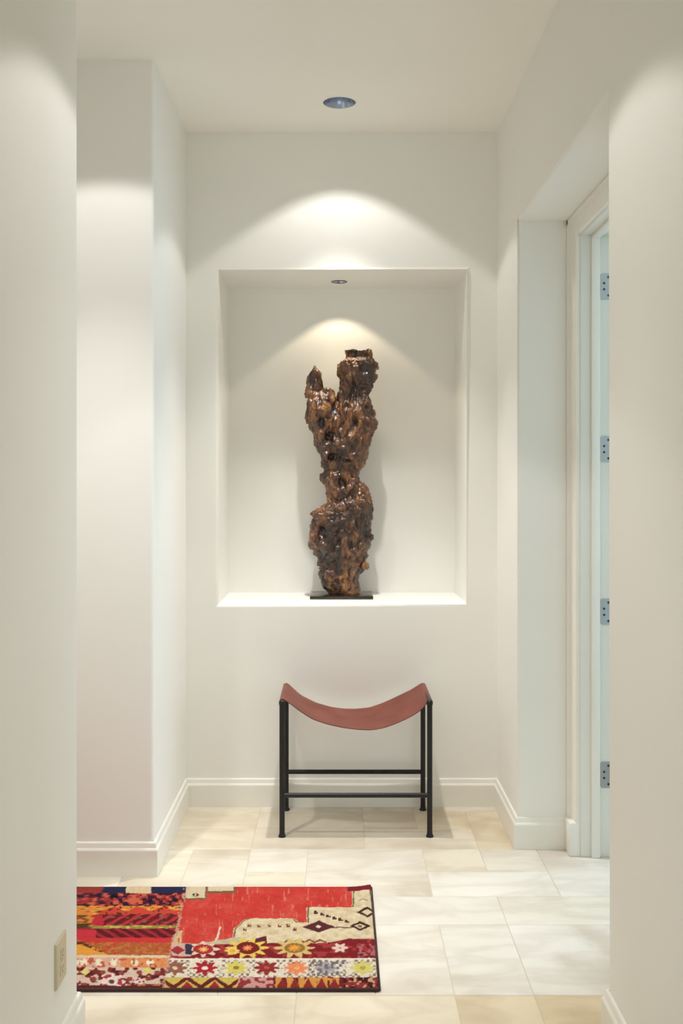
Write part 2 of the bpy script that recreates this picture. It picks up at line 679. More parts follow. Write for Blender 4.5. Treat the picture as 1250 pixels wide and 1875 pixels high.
# tiles that can be read off in the photograph (grid cell, size in cells)
for t in ((0, 0, 2, 2, (1.02, 1.02, 1.04)), (-1, 0, 1, 2, (1.0, 1.0, 1.0)), (-2, 0, 1, 2, (1.0, 0.985, 0.96)),
          (0, 2, 2, 1, (0.99, 0.975, 0.94)), (-2, 2, 2, 1, (1.0, .99, .98)), (-1, 3, 2, 1, (1.03, 1.03, 1.03)), (1, 3, 2, 2, (1.02, 1.02, 1.03)),
          (-3, 3, 2, 2, (1.0, 0.98, 0.94)), (-4, 4, 1, 1, (1.02, 1, .97)), (-5, 3, 1, 2, (0.99, 0.97, 0.92)),
          (-2, 5, 2, 1, (0.97, 0.92, 0.83)), (0, 5, 1, 2, (0.94, 0.86, 0.71)), (-2, 6, 1, 1, (0.90, 0.83, 0.72)),
          (-1, 6, 1, 1, (0.92, 0.84, 0.69)), (-4, 5, 2, 2, (0.90, 0.84, 0.74)), (-6, 5, 2, 2, (0.96, 0.91, 0.79)),  # back-row stone is tan; tints also darkened to deepen the stool's shadow
          (0, -1, 2, 1, (0.95, 0.84, 0.64)), (-1, -1, 1, 1, (0.98, 0.89, 0.72)), (-3, -1, 2, 1, (1.0, 0.94, 0.82)),
          (-6, -1, 3, 1, (1.0, 0.96, 0.86)), (0, -3, 2, 2, (0.97, 0.88, 0.70)), (-2, -2, 2, 1, (0.98, 0.9, 0.76))):
    put(*t)
SIZES = [(2, 2), (3, 2), (2, 1), (1, 2), (2, 2), (1, 1), (2, 3)]
for j in range(gy0, gy1):
    for i in range(gx0, gx1):
        if (i, j) in taken:
            continue
        opts = SIZES[:]
        rnd.shuffle(opts)
        for a, b in opts + [(1, 1)]:
            if i + a > gx1 + 2:
                continue
            if put(i, j, a, b):
                break
meshes = {}
for i, j, a, b, tint in tiles:
    x0, y0 = OX + i * U, OY + j * U
    if not walkable(x0, x0 + a * U, y0, y0 + b * U):
        continue
    if (a, b) not in meshes:
        bm = bmesh.new()
        g = 0.0011
        box_bm(bm, g, a * U - g, g, b * U - g, -0.010, 0.0)
        bevel_edges(bm, lambda e: all(v.co.z > -0.001 for v in e.verts), 0.0012, 1)
        o = finish('tile', bm, M['stone'], floor)
        meshes[(a, b)] = o.data
    else:
        o = bpy.data.objects.new('tile', meshes[(a, b)])
        COL.objects.link(o)
        o.parent = floor
    o.location = (x0, y0, 0)
    if tint is None:
        k = rnd.uniform(0.97, 1.02)
        wq = rnd.uniform(0.0, 1.0)
        tint = (k, k * (0.985 - 0.03 * wq), k * (0.95 - 0.10 * wq))
    o.color = (*tint, 1)

# ------------------------------------------------------------------ baseboards
BP = [(0.0, 0.0), (0.016, 0.0), (0.016, 0.096), (0.0145, 0.1005), (0.0105, 0.106), (0.0075, 0.122), (0.005, 0.1255), (0.0, 0.126)]
sweep_h('baseboard_back', [(XL, YB), (XR, YB)], BP, M['trim'], side=-1)
sweep_h('baseboard_left_far', [(-3.5, Y_LF), (XL, Y_LF), (XL, YB - 0.016)], BP, M['trim'], side=-1)
sweep_h('baseboard_left_near', [(XL, Y0), (XL, Y_LN), (-3.5, Y_LN)], BP, M['trim'], side=-1)
sweep_h('baseboard_right_far', [(XR, YB - 0.016), (XR, Y_RF), (0.906, Y_RF)], BP, M['trim'], side=-1)
sweep_h('baseboard_right_near', [(XR, Y0), (XR, Y_RN), (0.906, Y_RN)], BP, M['trim'], side=1)

# ------------------------------------------------------------------ door in the recess
door = empty('door_1', (XD, DO1, 0), kind='structure')
door.location = (0, 0, 0)
CT = 0.034
JW = 0.022


def casing_side(name, yo, yi, z1):
    """upright casing from outer edge yo to inner edge yi"""
    s = 1 if yi > yo else -1
    bm = bmesh.new()
    W = abs(yi - yo)
    prof = [(0, 0), (0, CT), (0.018, CT), (0.022, CT - 0.010), (0.030, CT - 0.012), (W - 0.02, CT - 0.016), (W - 0.008, CT - 0.014), (W, CT - 0.018), (W, 0)]
    R = [[bm.verts.new((XD - t, yo + s * u, z)) for u, t in prof] for z in (0.0, z1)]
    n = len(prof)
    for i in range(n):
        j = (i + 1) % n
        bm.faces.new((R[0][i], R[0][j], R[1][j], R[1][i]))
    bm.faces.new(R[0])
    bm.faces.new(R[1])
    return finish(name, bm, M['trim'], door)


YJ1, YJ0, ZJ = DO1 - JW, DO0 + JW, DOZ - JW      # clear opening
casing_side('casing', Y_RF - 0.002, YJ1 + 0.006, Z_RH - 0.002)
casing_side('casing', YJ0 - 0.10, YJ0 - 0.006, Z_RH - 0.002)
# head casing
bm = bmesh.new()
z_out, z_in = Z_RH - 0.002, ZJ + 0.006
Wz = z_out - z_in
prof = [(0, 0), (0, CT), (0.018, CT), (0.022, CT - 0.010), (Wz - 0.012, CT - 0.015), (Wz, CT - 0.018), (Wz, 0)]
R = [[bm.verts.new((XD - t, y, z_out - u)) for u, t in prof] for y in (YJ0 - 0.10, Y_RF - 0.002)]
for i in range(len(prof)):
    j = (i + 1) % len(prof)
    bm.faces.new((R[0][i], R[0][j], R[1][j], R[1][i]))
bm.faces.new(R[0])
bm.faces.new(R[1])
finish('head_casing', bm, M['trim'], door)
box('plinth_block', XD - 0.043, XD, YJ1 + 0.004, Y_RF - 0.0005, 0.0, 0.131, M['trim'], door, bev=0.004)
box('plinth_block', XD - 0.043, XD, YJ0 - 0.102, YJ0 - 0.004, 0.0, 0.131, M['trim'], door, bev=0.004)
# jambs and stops
XJ1 = XD + 0.17
box('jamb', XD, XJ1, YJ1, DO1, 0, ZJ + JW, M['doorpaint'], door, bev=0.002)
box('jamb', XD, XJ1, DO0, YJ0, 0, ZJ + JW, M['doorpaint'], door, bev=0.002)
box('head_jamb', XD, XJ1, YJ0, YJ1, ZJ, ZJ + JW, M['doorpaint'], door, bev=0.002)
XS0, XS1 = XD + 0.040, XD + 0.074
box('door_stop', XS0, XS1, YJ1 - 0.013, YJ1, 0, ZJ, M['trim'], door, bev=0.003)
box('door_stop', XS0, XS1, YJ0, YJ0 + 0.013, 0, ZJ, M['trim'], door, bev=0.003)
box('head_stop', XS0, XS1, YJ0 + 0.013, YJ1 - 0.013, ZJ - 0.013, ZJ, M['trim'], door, bev=0.003)
# open door leaf, swung 90 degrees into the room on the right
leaf = box('door_leaf', XJ1 + 0.006, XJ1 + 0.006 + 0.935, YJ1 - 0.045, YJ1 - 0.002, 0.012, ZJ - 0.004, M['doorpaint'], door, bev=0.002)
for z0, z1 in ((0.25, 1.0), (1.14, 2.28)):
    for x0, x1 in ((0.12, 0.42), (0.53, 0.83)):
        box('leaf_panel', XJ1 + x0, XJ1 + x1, YJ1 - 0.050, YJ1 - 0.044, z0, z1, M['doorpaint'], leaf, bev=0.004)
bm = bmesh.new()
lathe(bm, [(0.0, 0), (0.026, 0), (0.026, 0.006), (0.010, 0.010), (0.010, 0.04), (0.024, 0.05), (0.028, 0.062), (0.02, 0.074), (0, 0.076)], seg=24)
bmesh.ops.rotate(bm, verts=bm.verts, cent=(0, 0, 0), matrix=Matrix.Rotation(math.radians(90), 3, 'X'))
bmesh.ops.translate(bm, verts=bm.verts, vec=(XJ1 + 0.87, YJ1 - 0.044, 1.02))
finish('knob', bm, M['knob'], leaf, smooth=True)
# four hinges on the far jamb
for zc in (2.233, 1.596, 0.960, 0.322):
    bm = bmesh.new()
    xh0, xh1 = XS1 + 0.003, XJ1 + 0.001
    box_bm(bm, xh0, xh1, YJ1 - 0.0025, YJ1 + 0.001, zc - 0.051, zc + 0.051)
    bevel_edges(bm, lambda e: abs(e.verts[0].co.y - e.verts[1].co.y) > 0.002 and abs(e.verts[0].co.x - xh0) < 1e-4, 0.008, 3)
    for k in range(5):
        z = zc - 0.051 + k * 0.0204
        tube(bm, (XJ1 + 0.005, YJ1 - 0.004, z + 0.0006), (XJ1 + 0.005, YJ1 - 0.004, z + 0.0198), 0.0065, 12)
    h = finish('hinge', bm, M['steel'], door)
    for dz, dx in ((0.036, 0.031), (0.012, 0.014), (-0.012, 0.014), (-0.036, 0.031)):
        bm = bmesh.new()
        tube(bm, (xh0 + dx, YJ1 - 0.0020, zc + dz), (xh0 + dx, YJ1 - 0.0033, zc + dz), 0.0048, 12)
        finish('screw', bm, M['screw'], h)

# ------------------------------------------------------------------ recessed downlights
def downlight(name, x, y, z, r, depth, power, hot, half_deg, color, label, group=None, rad=0.03, lens_r=None, blend=0.12, up=0.02):
    t = empty(name, (x, y, z), label, 'light', group)
    bm = bmesh.new()
    # trim ring just under the ceiling
    lathe(bm, [(r * 0.97, 0.0), (r * 0.97, -0.002), (r * 1.0, -0.0028), (r * 1.05, -0.002), (r * 1.06, 0.0)], seg=48, close=True)
    finish('trim_ring', bm, M['screw'] if depth < 0.06 else M['ceiling'], t, smooth=math.radians(50))
    bm = bmesh.new()
    lr = lens_r or r * 0.62
    lathe(bm, [(r * 0.985, -0.001), (r * 0.90, depth * 0.12), (r * 0.80, depth * 0.32), (r * 0.72, depth * 0.6), (lr, depth)] if depth > 0.06 else [(r * 0.985, -0.001), (lr, depth)], seg=48)
    finish('reflector', bm, M['reflector'], t, smooth=True)
    bm = bmesh.new()
    lathe(bm, [(lr * 0.99, depth), (lr * 0.8, depth * 0.94), (0.0, depth * 0.90)], seg=32)
    finish('lens', bm, M['bulb' if depth > 0.06 else 'bulb_small'], t, smooth=True)
    for pw, hd, bl in ((power, half_deg, blend), (hot, 34.0, 0.9)):
        if pw <= 0:
            continue
        l = bpy.data.lights.new('lamp_beam', 'SPOT')
        l.energy, l.color = pw, color
        l.spot_size = math.radians(2 * hd)
        l.spot_blend = bl
        l.shadow_soft_size = rad
        o = bpy.data.objects.new('lamp_beam', l)
        o.location = (0, 0, up)
        o.parent = t
        COL.objects.link(o)
    return t


downlight('recessed_downlight', *LAMPS['hall'], H, 0.070, 0.11, SPOT_HALL, HOT_HALL, 51, WARM,
          'round recessed ceiling downlight in front of the niche wall', 'recessed ceiling downlights')
downlight('recessed_downlight', *LAMPS['near'], H, 0.070, 0.11, SPOT_NEAR, HOT_NEAR, 50, WARM,
          'round recessed ceiling downlight nearer than the rug, above the frame', 'recessed ceiling downlights')
downlight('recessed_downlight', *LAMPS['side'], H, 0.070, 0.11, SPOT_SIDE, HOT_SIDE, 52, WARM,
          'round recessed ceiling downlight in the left side corridor over the rug', 'recessed ceiling downlights')
downlight('niche_downlight', *NICHE_LAMP, NZ1, 0.036, 0.012, SPOT_NICHE, HOT_NICHE, 50, WARM_N,
          'small round glowing spotlight set in the niche ceiling above the sculpture', rad=0.02, lens_r=0.023, up=-0.004)

# ------------------------------------------------------------------ stool
ST_F, ST_R = 4.177, 4.509
SX0, SX1 = -0.232, 0.378
SC = (SX0 + SX1) / 2
SY = (ST_F + ST_R) / 2
stool = empty('sling_stool', (SC, SY, 0), 'black metal stool with a sagging reddish-brown leather sling seat below the niche', 'stool')


def rel(bm):
    bmesh.ops.translate(bm, verts=bm.verts, vec=(-SC, -SY, 0))
    return bm


for x in (SX0, SX1):
    for y in (ST_F, ST_R):
        bm = bmesh.new()
        tube(bm, (x, y, 0.006), (x, y, 0.550), 0.0112, 18)
        tz = 0.566 if y == ST_F else 0.556
        lathe(bm, [(0.0, tz), (0.009, tz - 0.002), (0.0132, tz - 0.007), (0.0132, tz - 0.018), (0.0115, tz - 0.023), (0.0, tz - 0.023)], x, y, 18)
        lg = finish('leg', rel(bm), M['black'], stool, smooth=math.radians(40))
        bm = bmesh.new()
        lathe(bm, [(0.0, 0.0), (0.0155, 0.0), (0.016, 0.003), (0.0145, 0.006), (0.0122, 0.010), (0.0114, 0.018), (0.0, 0.018)], x, y, 18)
        finish('foot_pad', rel(bm), M['black'], lg, smooth=math.radians(40))
for y in (ST_F, ST_R):
    bm = bmesh.new()
    tube(bm, (SX0, y, 0.171), (SX1, y, 0.171), 0.0098, 16)
    finish('stretcher', rel(bm), M['black'], stool, smooth=math.radians(40))
for x in (SX0, SX1):
    bm = bmesh.new()
    tube(bm, (x, ST_F, 0.557), (x, ST_R, 0.557), 0.0095, 16)
    finish('top_rail', rel(bm), M['black'], stool, smooth=math.radians(40))
# leather sling: front and rear edge curves
def px_curve(pts, s):
    return [((x - VPX) / s, CAM_H - (y - VPY) / s) for x, y in pts]
FR = px_curve([(530, 1287), (548, 1301), (572, 1316.6), (600, 1326), (628, 1332), (655, 1335.5), (680, 1336.5), (704, 1332), (726, 1324), (746, 1315), (762, 1306), (777, 1294)], F_PX / ST_F)
RR = px_curve([(530, 1258), (550, 1272), (578, 1286), (606, 1294), (628, 1297), (650, 1297.5), (676, 1295), (698, 1287.5), (715, 1280), (732, 1272), (752, 1262.5), (768, 1255)], F_PX / ST_R)


def interp(C, x):
    if x <= C[0][0]:
        return C[0][1]
    for (a, b), (c, d) in zip(C[:-1], C[1:]):
        if x <= c:
            t = (x - a) / (c - a)
            return b + (d - b) * t
    return C[-1][1]


ZT = 0.571
FR = [(SX0 + 0.004, ZT)] + [p for p in FR if SX0 + .02 < p[0] < SX1 - .02] + [(SX1 - 0.004, ZT)]
RR = [(SX0 + 0.004, ZT)] + [p for p in RR if SX0 + .02 < p[0] < SX1 - .02] + [(SX1 - 0.004, ZT)]
bm = bmesh.new()
NXs, NYs = 60, 14
YA, YZ = ST_F + 0.004, ST_R - 0.004
cols = []
wrap = 0.0122
for i in range(-7, NXs + 8):
    row = []
    for j in range(NYs + 1):
        v = j / NYs
        y = YA + (YZ - YA) * v
        if i < 0 or i > NXs:
            k = (-i if i < 0 else i - NXs) / 7.0
            a = math.radians(30 + 160 * k) if False else math.radians(90 * 0.2 + 190 * k)
            sx = -1 if i < 0 else 1
            cx = SX0 if i < 0 else SX1
            row.append(bm.verts.new((cx + sx * wrap * math.sin(a), y, 0.557 + wrap * math.cos(a))))
        else:
            x = SX0 + 0.002 + (SX1 - SX0 - 0.004) * i / NXs
            f = sum(interp(FR, x + d) for d in (-.012, -.006, 0, .006, .012)) / 5
            r = sum(interp(RR, x + d) for d in (-.012, -.006, 0, .006, .012)) / 5
            vv = v
            z = f + (r - f) * vv + 0.006 * math.sin(math.pi * v) * (-math.sin(math.pi * i / NXs))
            row.append(bm.verts.new((x, y, z)))
    cols.append(row)
for a, b in zip(cols[:-1], cols[1:]):
    for j in range(NYs):
        bm.faces.new((a[j], a[j + 1], b[j + 1], b[j]))
bmesh.ops.recalc_face_normals(bm, faces=bm.faces)
bmesh.ops.solidify(bm, geom=bm.faces[:], thickness=0.0034)
finish('sling_seat', rel(bm), M['leather'], stool, smooth=math.radians(60))['label'] = 'reddish-brown leather sling'

# ------------------------------------------------------------------ root-wood sculpture in the niche
SS = 380.0
SYC = 4.862
PLT = 0.014
sculpt = empty('root_sculpture', (0.017, SYC, NZ0 + 0.0006), 'tall gnarled brown root-wood sculpture on a thin dark plate in the niche', 'sculpture')


def PX(x):
    return (x - VPX) / SS


def PZ(y):
    return CAM_H - (y - VPY) / SS


trunk = [(726, 618, 655, .25), (734, 602, 666, .28), (742, 584, 676, .32), (752, 570, 682, .36), (761, 566, 685, .42), (770, 566, 686, .46), (784, 567, 686, .52), (796, 575, 678, .6), (814, 575, 676), (831, 582, 671), (849, 589, 667),
         (860, 591, 661), (869, 588, 660), (878, 588, 661), (890, 594, 669), (904, 596, 676), (918, 597, 681), (930, 588, 682), (939, 574, 682),
         (948, 573, 682), (966, 570, 680), (983, 570, 682), (999, 567, 676), (1010, 575, 672), (1027, 580, 671), (1045, 587, 665),
         (1062, 588, 659), (1075, 592, 660), (1085, 600, 661), (1093, 602, 661)]
right = [(656, 636, 676, .5), (662, 624, 682), (670, 620, 688), (681, 620, 688), (699, 623, 685), (717, 620, 676), (734, 618, 672), (752, 616, 684), (770, 615, 687), (786, 613, 685), (802, 608, 677), (822, 604, 672), (842, 602, 666)]
left = [(669, 573.5, 578, .8), (676, 570, 582), (684, 566, 587), (695, 562, 589), (708, 561, 592), (722, 559, 594), (736, 565, 600), (752, 567, 606), (775, 572, 606)]
lobe = [(713, 594, 606), (717, 586, 610), (724, 574, 612), (736, 565, 614), (752, 563, 615), (770, 564, 614), (785, 568, 612), (800, 576, 612), (820, 580, 612), (845, 590, 614)]
spike = [(640, 675, 681), (646, 673, 682), (656, 673, 684), (668, 672, 688), (680, 672, 688)]


def loft(bm, rings, depth, yoff=0.0, seg=28, wob=0.0):
    R = []
    for k, (py, a, b, *dd) in enumerate(rings):
        z = PZ(py)
        cx, rx = (PX(a) + PX(b)) / 2, (PX(b) - PX(a)) / 2
        ry = max(0.004, min(rx * (dd[0] if dd else depth), 0.125))
        yo = yoff + wob * math.sin(k * 1.3)
        R.append([bm.verts.new((cx + rx * math.cos(2 * math.pi * i / seg), yo + ry * math.sin(2 * math.pi * i / seg), z)) for i in range(seg)])
    for p, q in zip(R[:-1], R[1:]):
        for i in range(seg):
            j = (i + 1) % seg
            bm.faces.new((p[i], p[j], q[j], q[i]))
    bm.faces.new(R[0])
    bm.faces.new(R[-1][::-1])


bm = bmesh.new()
loft(bm, trunk, 0.70, 0.0, wob=0.006)
loft(bm, right, 1.0, -0.008)
loft(bm, left, 1.1, -0.015)
loft(bm, lobe, 1.35, -0.022)
loft(bm, spike, 1.1, -0.005, seg=14)
# curved back shell of the hollow top
seg = 14
sh = []
for z_, rr in ((PZ(638.5), 0.066), (PZ(652), 0.062), (PZ(672), 0.058)):
    ring = []
    cx = PX(654)
    for i in range(seg + 1):
        a = math.radians(12 + 156 * i / seg)
        ring.append((cx + rr * math.cos(a), 0.012 + 0.050 * math.sin(a), z_))
    for i in range(seg, -1, -1):
        a = math.radians(12 + 156 * i / seg)
        ring.append((cx + (rr - 0.016) * math.cos(a), 0.012 + 0.034 * math.sin(a), z_))
    sh.append([bm.verts.new(p) for p in ring])
for p, q in zip(sh[:-1], sh[1:]):
    n = len(p)
    for i in range(n):
        j = (i + 1) % n
        bm.faces.new((p[i], p[j], q[j], q[i]))
n = len(sh[0])
for ring in (sh[0], sh[-1]):
    for i in range(seg):
        bm.faces.new((ring[i], ring[i + 1], ring[n - 2 - i], ring[n - 1 - i]))
# knobs that break the outline
def blob(bm, px_, py_, rx, rz, ry=None, yo=0.0):
    r = bmesh.ops.create_icosphere(bm, subdivisions=2, radius=1.0)
    for v in r['verts']:
        v.co = Vector((PX(px_) + v.co.x * rx / SS, yo + v.co.y * (ry or (rx + rz) / 2) / SS, PZ(py_) + v.co.z * rz / SS))
for a in ((686, 670, 8, 9), (683, 690, 7, 8), (563, 722, 7, 8), (565, 765, 8, 14), (683, 776, 9, 12), (588, 874, 7, 10), (576, 942, 8, 6),
          (573, 1000, 10, 8), (677, 984, 10, 9), (668, 1034, 9, 9, 12, -0.03), (610, 960, 22, 24, 26, -0.05), (650, 930, 24, 22, 22, -0.05),
          (605, 1050, 20, 14, 16, -0.035), (620, 880, 18, 24, 18, -0.03), (600, 770, 22, 26, 18, -0.05), (655, 800, 20, 22, 18, -0.04),
          (640, 1010, 20, 20, 20, -0.05), (585, 985, 16, 14, 14, -0.04), (660, 740, 18, 20, 18, -0.045)):
    blob(bm, *a)
bmesh.ops.recalc_face_normals(bm, faces=bm.faces)
me = bpy.data.meshes.new('tmp')
bm.to_mesh(me)
bm.free()
tmp = bpy.data.objects.new('tmp', me)
COL.objects.link(tmp)
md = tmp.modifiers.new('rm', 'REMESH')
md.mode = 'VOXEL'
md.voxel_size = 0.0034
bpy.context.view_layer.update()
me2 = bpy.data.meshes.new_from_object(tmp.evaluated_get(bpy.context.evaluated_depsgraph_get()))
bpy.data.objects.remove(tmp, do_unlink=True)
nv = len(me2.vertices)
co = np.empty(nv * 3)
me2.vertices.foreach_get('co', co)
co = co.reshape(-1, 3)
nr = np.empty(nv * 3)
me2.vertices.foreach_get('normal', nr)
nr = nr.reshape(-1, 3)
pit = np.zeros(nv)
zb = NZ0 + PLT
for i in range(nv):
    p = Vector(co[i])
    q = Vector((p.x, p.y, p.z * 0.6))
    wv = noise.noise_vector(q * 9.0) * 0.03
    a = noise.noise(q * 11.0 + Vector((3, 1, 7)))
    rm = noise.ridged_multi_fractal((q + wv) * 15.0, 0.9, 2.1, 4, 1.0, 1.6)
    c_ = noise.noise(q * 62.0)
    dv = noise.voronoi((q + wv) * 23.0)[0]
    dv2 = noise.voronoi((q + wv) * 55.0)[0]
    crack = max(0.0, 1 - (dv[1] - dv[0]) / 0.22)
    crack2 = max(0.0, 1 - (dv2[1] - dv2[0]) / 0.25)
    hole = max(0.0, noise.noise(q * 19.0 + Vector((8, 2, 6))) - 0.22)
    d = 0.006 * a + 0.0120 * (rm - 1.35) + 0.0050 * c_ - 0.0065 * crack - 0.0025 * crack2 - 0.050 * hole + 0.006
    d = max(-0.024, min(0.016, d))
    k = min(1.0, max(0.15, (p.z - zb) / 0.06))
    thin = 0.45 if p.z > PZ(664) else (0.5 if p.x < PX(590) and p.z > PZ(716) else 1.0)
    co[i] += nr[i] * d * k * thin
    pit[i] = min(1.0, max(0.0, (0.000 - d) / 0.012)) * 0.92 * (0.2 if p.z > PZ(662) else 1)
co[:, 2] = np.maximum(co[:, 2], zb - 0.003)
co[:, 2] -= NZ0
co[:, 0] -= 0.017
me2.vertices.foreach_set('co', co.ravel())
at = me2.attributes.new('pit', 'FLOAT', 'POINT')
at.data.foreach_set('value', pit.astype(np.float32))
me2.update()
me2.materials.clear()
me2.materials.append(M['wood'])
for p in me2.polygons:
    p.use_smooth = True
body = bpy.data.objects.new('wood_body', me2)
COL.objects.link(body)
body.parent = sculpt
body['label'] = 'knotted glossy brown root wood with two prongs'
pl = box('base_plate', PX(567) * 380 / 390 - 0.017, (683 - VPX) / 390 - 0.017, -0.118, 0.112, 0.0, PLT, M['plate'], sculpt, bev=0.0015)
pl['label'] = 'thin dark metal plate'

# ------------------------------------------------------------------ wall outlet on the near left wall
ol = empty('wall_outlet', (XL, 2.491, 0.298), 'beige outlet cover plate low on the near left wall', 'outlet')
bm = bmesh.new()
box_bm(bm, 0.0, 0.0075, -0.043, 0.043, -0.056, 0.056)
bevel_edges(bm, lambda e: all(v.co.x > 0.005 for v in e.verts), 0.004, 3)
finish('cover_plate', bm, M['outlet'], ol, smooth=math.radians(40))
for zc in (-0.0195, 0.0195):
    r = box('receptacle', 0.0070, 0.0090, -0.0165, 0.0165, zc - 0.0138, zc + 0.0138, M['outlet'], ol, bev=0.0008)
    for y in (-0.006, 0.006):
        box('slot', 0.0086, 0.0092, y - 0.001, y + 0.001, zc - 0.002, zc + 0.007, M['outlet_dark'], r)
    bm = bmesh.new()
    tube(bm, (0.0086, 0, zc - 0.008), (0.0092, 0, zc - 0.008), 0.0024, 12)
    finish('slot', bm, M['outlet_dark'], r)
bm = bmesh.new()
tube(bm, (0.0070, 0, 0), (0.0086, 0, 0), 0.003, 12)
finish('screw', bm, M['outlet'], ol)

# ------------------------------------------------------------------ patchwork rug
RX1 = 0.1175
RY0, RY1 = 2.923, 3.646
RX0 = -2.15
RT = 0.011


def srgb(c):
    c = np.asarray(c, float) / 255.0
    return np.where(c <= 0.04045, c / 12.92, ((c + 0.055) / 1.055) ** 2.4)


def h2(ix, iy, s=0):
    v = np.sin(ix * 127.1 + iy * 311.7 + s * 74.7) * 43758.5453
    return v - np.floor(v)


def vnoise(x, y, s=0):
    ix, iy = np.floor(x), np.floor(y)
    fx, fy = x - ix, y - iy
    fx, fy = fx * fx * (3 - 2 * fx), fy * fy * (3 - 2 * fy)
    a, b = h2(ix, iy, s), h2(ix + 1, iy, s)
    c, d = h2(ix, iy + 1, s), h2(ix + 1, iy + 1, s)
    return (a * (1 - fx) + b * fx) * (1 - fy) + (c * (1 - fx) + d * fx) * fy


def inpoly(x, y, P):
    r = np.zeros(x.shape, bool)
    n = len(P)
    for i in range(n):
        x1, y1 = P[i]
        x2, y2 = P[(i + 1) % n]
        if y1 == y2:
            continue
        c = ((y1 > y) != (y2 > y)) & (x < (x2 - x1) * (y - y1) / (y2 - y1) + x1)
        r ^= c
    return r


def rug_colour(X, Y):
    """the woven pattern, read off in photo pixels of the flat rug"""
    s = F_PX / Y
    qy = VPY + CAM_H * s
    qx = VPX + X * s
    # beyond the wall corner the pattern goes on, mirrored
    for _ in range(4):
        qx = np.where(qx < 146, 292 - qx, qx)
        qx = np.where(qx > 694, 694, qx)
    qx = qx + (vnoise(qx / 7, qy / 5, 3) - .5) * 2.0
    qy = qy + (vnoise(qx / 9, qy / 6, 4) - .5) * 1.6
    C = np.zeros(X.shape + (3,))

    def fill(m, c):
        C[m] = srgb(c)

    seam = np.interp(qy, [1630, 1700, 1740, 1818], [341, 326, 313, 298])
    Lm = qx < seam
    R_ = ~Lm
    # ---------------- right patch
    fill(R_, (203, 52, 40))
    wear = vnoise(qx / 22, qy / 9, 1) * 0.6 + vnoise(qx / 6, qy / 4, 2) * 0.4
    k = np.clip((wear - 0.5) * 2.4, 0, 1)[..., None] * 0.30
    C[R_] = (C * (1 - k) + srgb((222, 110, 92)) * k)[R_]
    k = np.clip((0.42 - wear) * 3, 0, 1)[..., None] * 0.35
    C[R_] = (C * (1 - k) + srgb((165, 28, 26)) * k)[R_]
    streak = R_ & (vnoise(qx / 3.0, qy / 14, 8) > .86) & (qy < 1720)
    C[streak] = C[streak] * .6 + srgb((225, 150, 130)) * .4
    # cream corner pieces on the top edge
    r1 = (qx > 337) & (qx < 378) & (qy < 1653)
    r2 = (qx > 374) & (qx < 431) & (qy < 1641)
    fill(R_ & (r1 | r2), (120, 92, 66))
    fill(R_ & (((qx > 340) & (qx < 375) & (qy < 1650)) | ((qx > 380) & (qx < 428) & (qy < 1637))), (214, 196, 160))
    fill(R_ & (abs(qx - 358) + 1.4 * abs(qy - 1644) < 7) & (abs(qx - 358) > 1.2), (92, 60, 40))
    # stepped cream medallion
    med = [(120, 500), (128, 425), (200, 365), (250, 350), (540, 355), (575, 385), (665, 385), (665, 270), (1000, 270), (1000, 150), (1112, 150),
           (1190, 545), (940, 520), (860, 570), (100, 570)]
    med = [(x * .248 + 400, y * .248 + 1600) for x, y in med]
    out = np.zeros(X.shape, bool)
    for dx, dy in ((4, 0), (-4, 0), (0, -3), (3, -2), (-3, -2), (0, 0)):
        out |= inpoly(qx + dx, qy + dy, med)
    fill(R_ & out, (206, 182, 140))
    out2 = np.zeros(X.shape, bool)
    for dx, dy in ((2.2, 0), (-2.2, 0), (0, -2), (0, 0)):
        out2 |= inpoly(qx + dx, qy + dy, med)
    fill(R_ & out2, (98, 84, 52))
    inn = inpoly(qx, qy, med)
    cm = np.clip(vnoise(qx / 8, qy / 5, 6), 0, 1)[..., None]
    cream = srgb((228, 212, 176)) * cm + srgb((206, 182, 142)) * (1 - cm)
    C[R_ & inn] = cream[R_ & inn]
    # left cream extension below the red field
    ext = (qy > 1722) & (qy < 1735) & (qx > 352) & (qx < 440) & R_ & (qy > 1735 - (qx - 352) * .16)
    C[ext] = cream[ext] * .8
    # hooks
    for x in (448, 456, 474, 493, 512, 527, 540):
        y = 1701 if 450 < x < 535 else 1708
        fill(R_ & (abs(qx - x) < 3.2) & (abs(qy - y) < 2.6) & ~((abs(qx - x - 1) < 1.0) & (qy < y)), (120, 62, 44))
    for kx in range(6):
        x, y = 578 + kx * 11.5, 1677 + kx * 3.2
        fill(R_ & ((abs(qx - x) < 4.2) & (abs(qy - y) < 2.8)), (84, 40, 36))
        fill(R_ & ((abs(qx - x - 2.5) < 1.6) & (abs(qy - y + 1.6) < 1.4)), (214, 194, 156))

    def diamond(x, y, a, b, c, hollow=None):
        d = abs(qx - x) / a + abs(qy - y) / b
        fill(R_ & (d < 1), c)
        if hollow is not None:
            fill(R_ & (d < 0.55), hollow)

    diamond(583, 1703, 30, 11, (92, 38, 42))
    fill(R_ & (abs(qx - 583) / 6 + abs(qy - 1703) / 3.5 < 1), (226, 208, 180))
    fill(R_ & (abs(qy - 1704.5) < 0.9) & (qx > 608) & (qx < 646), (96, 50, 44))
    diamond(659, 1702, 19, 9.5, (70, 36, 34), (214, 196, 158))
    fill(R_ & (abs(qx - 659) / 5 + abs(qy - 1702) / 3 < 1), (120, 84, 66))
    diamond(672, 1676, 20, 10, (76, 40, 34), (214, 198, 158))
    fill(R_ & (abs(qx - 665) < 9) & (abs(qy - 1652 - abs(qx - 665) * .3) < 1.0), (170, 150, 110))
    # dark purple blotch and brown zigzag under the medallion
    fill(R_ & (qx > 432) & (qx < 488) & (qy > 1734 - (qx - 432) * .26) & (qy < 1734), (104, 34, 46))
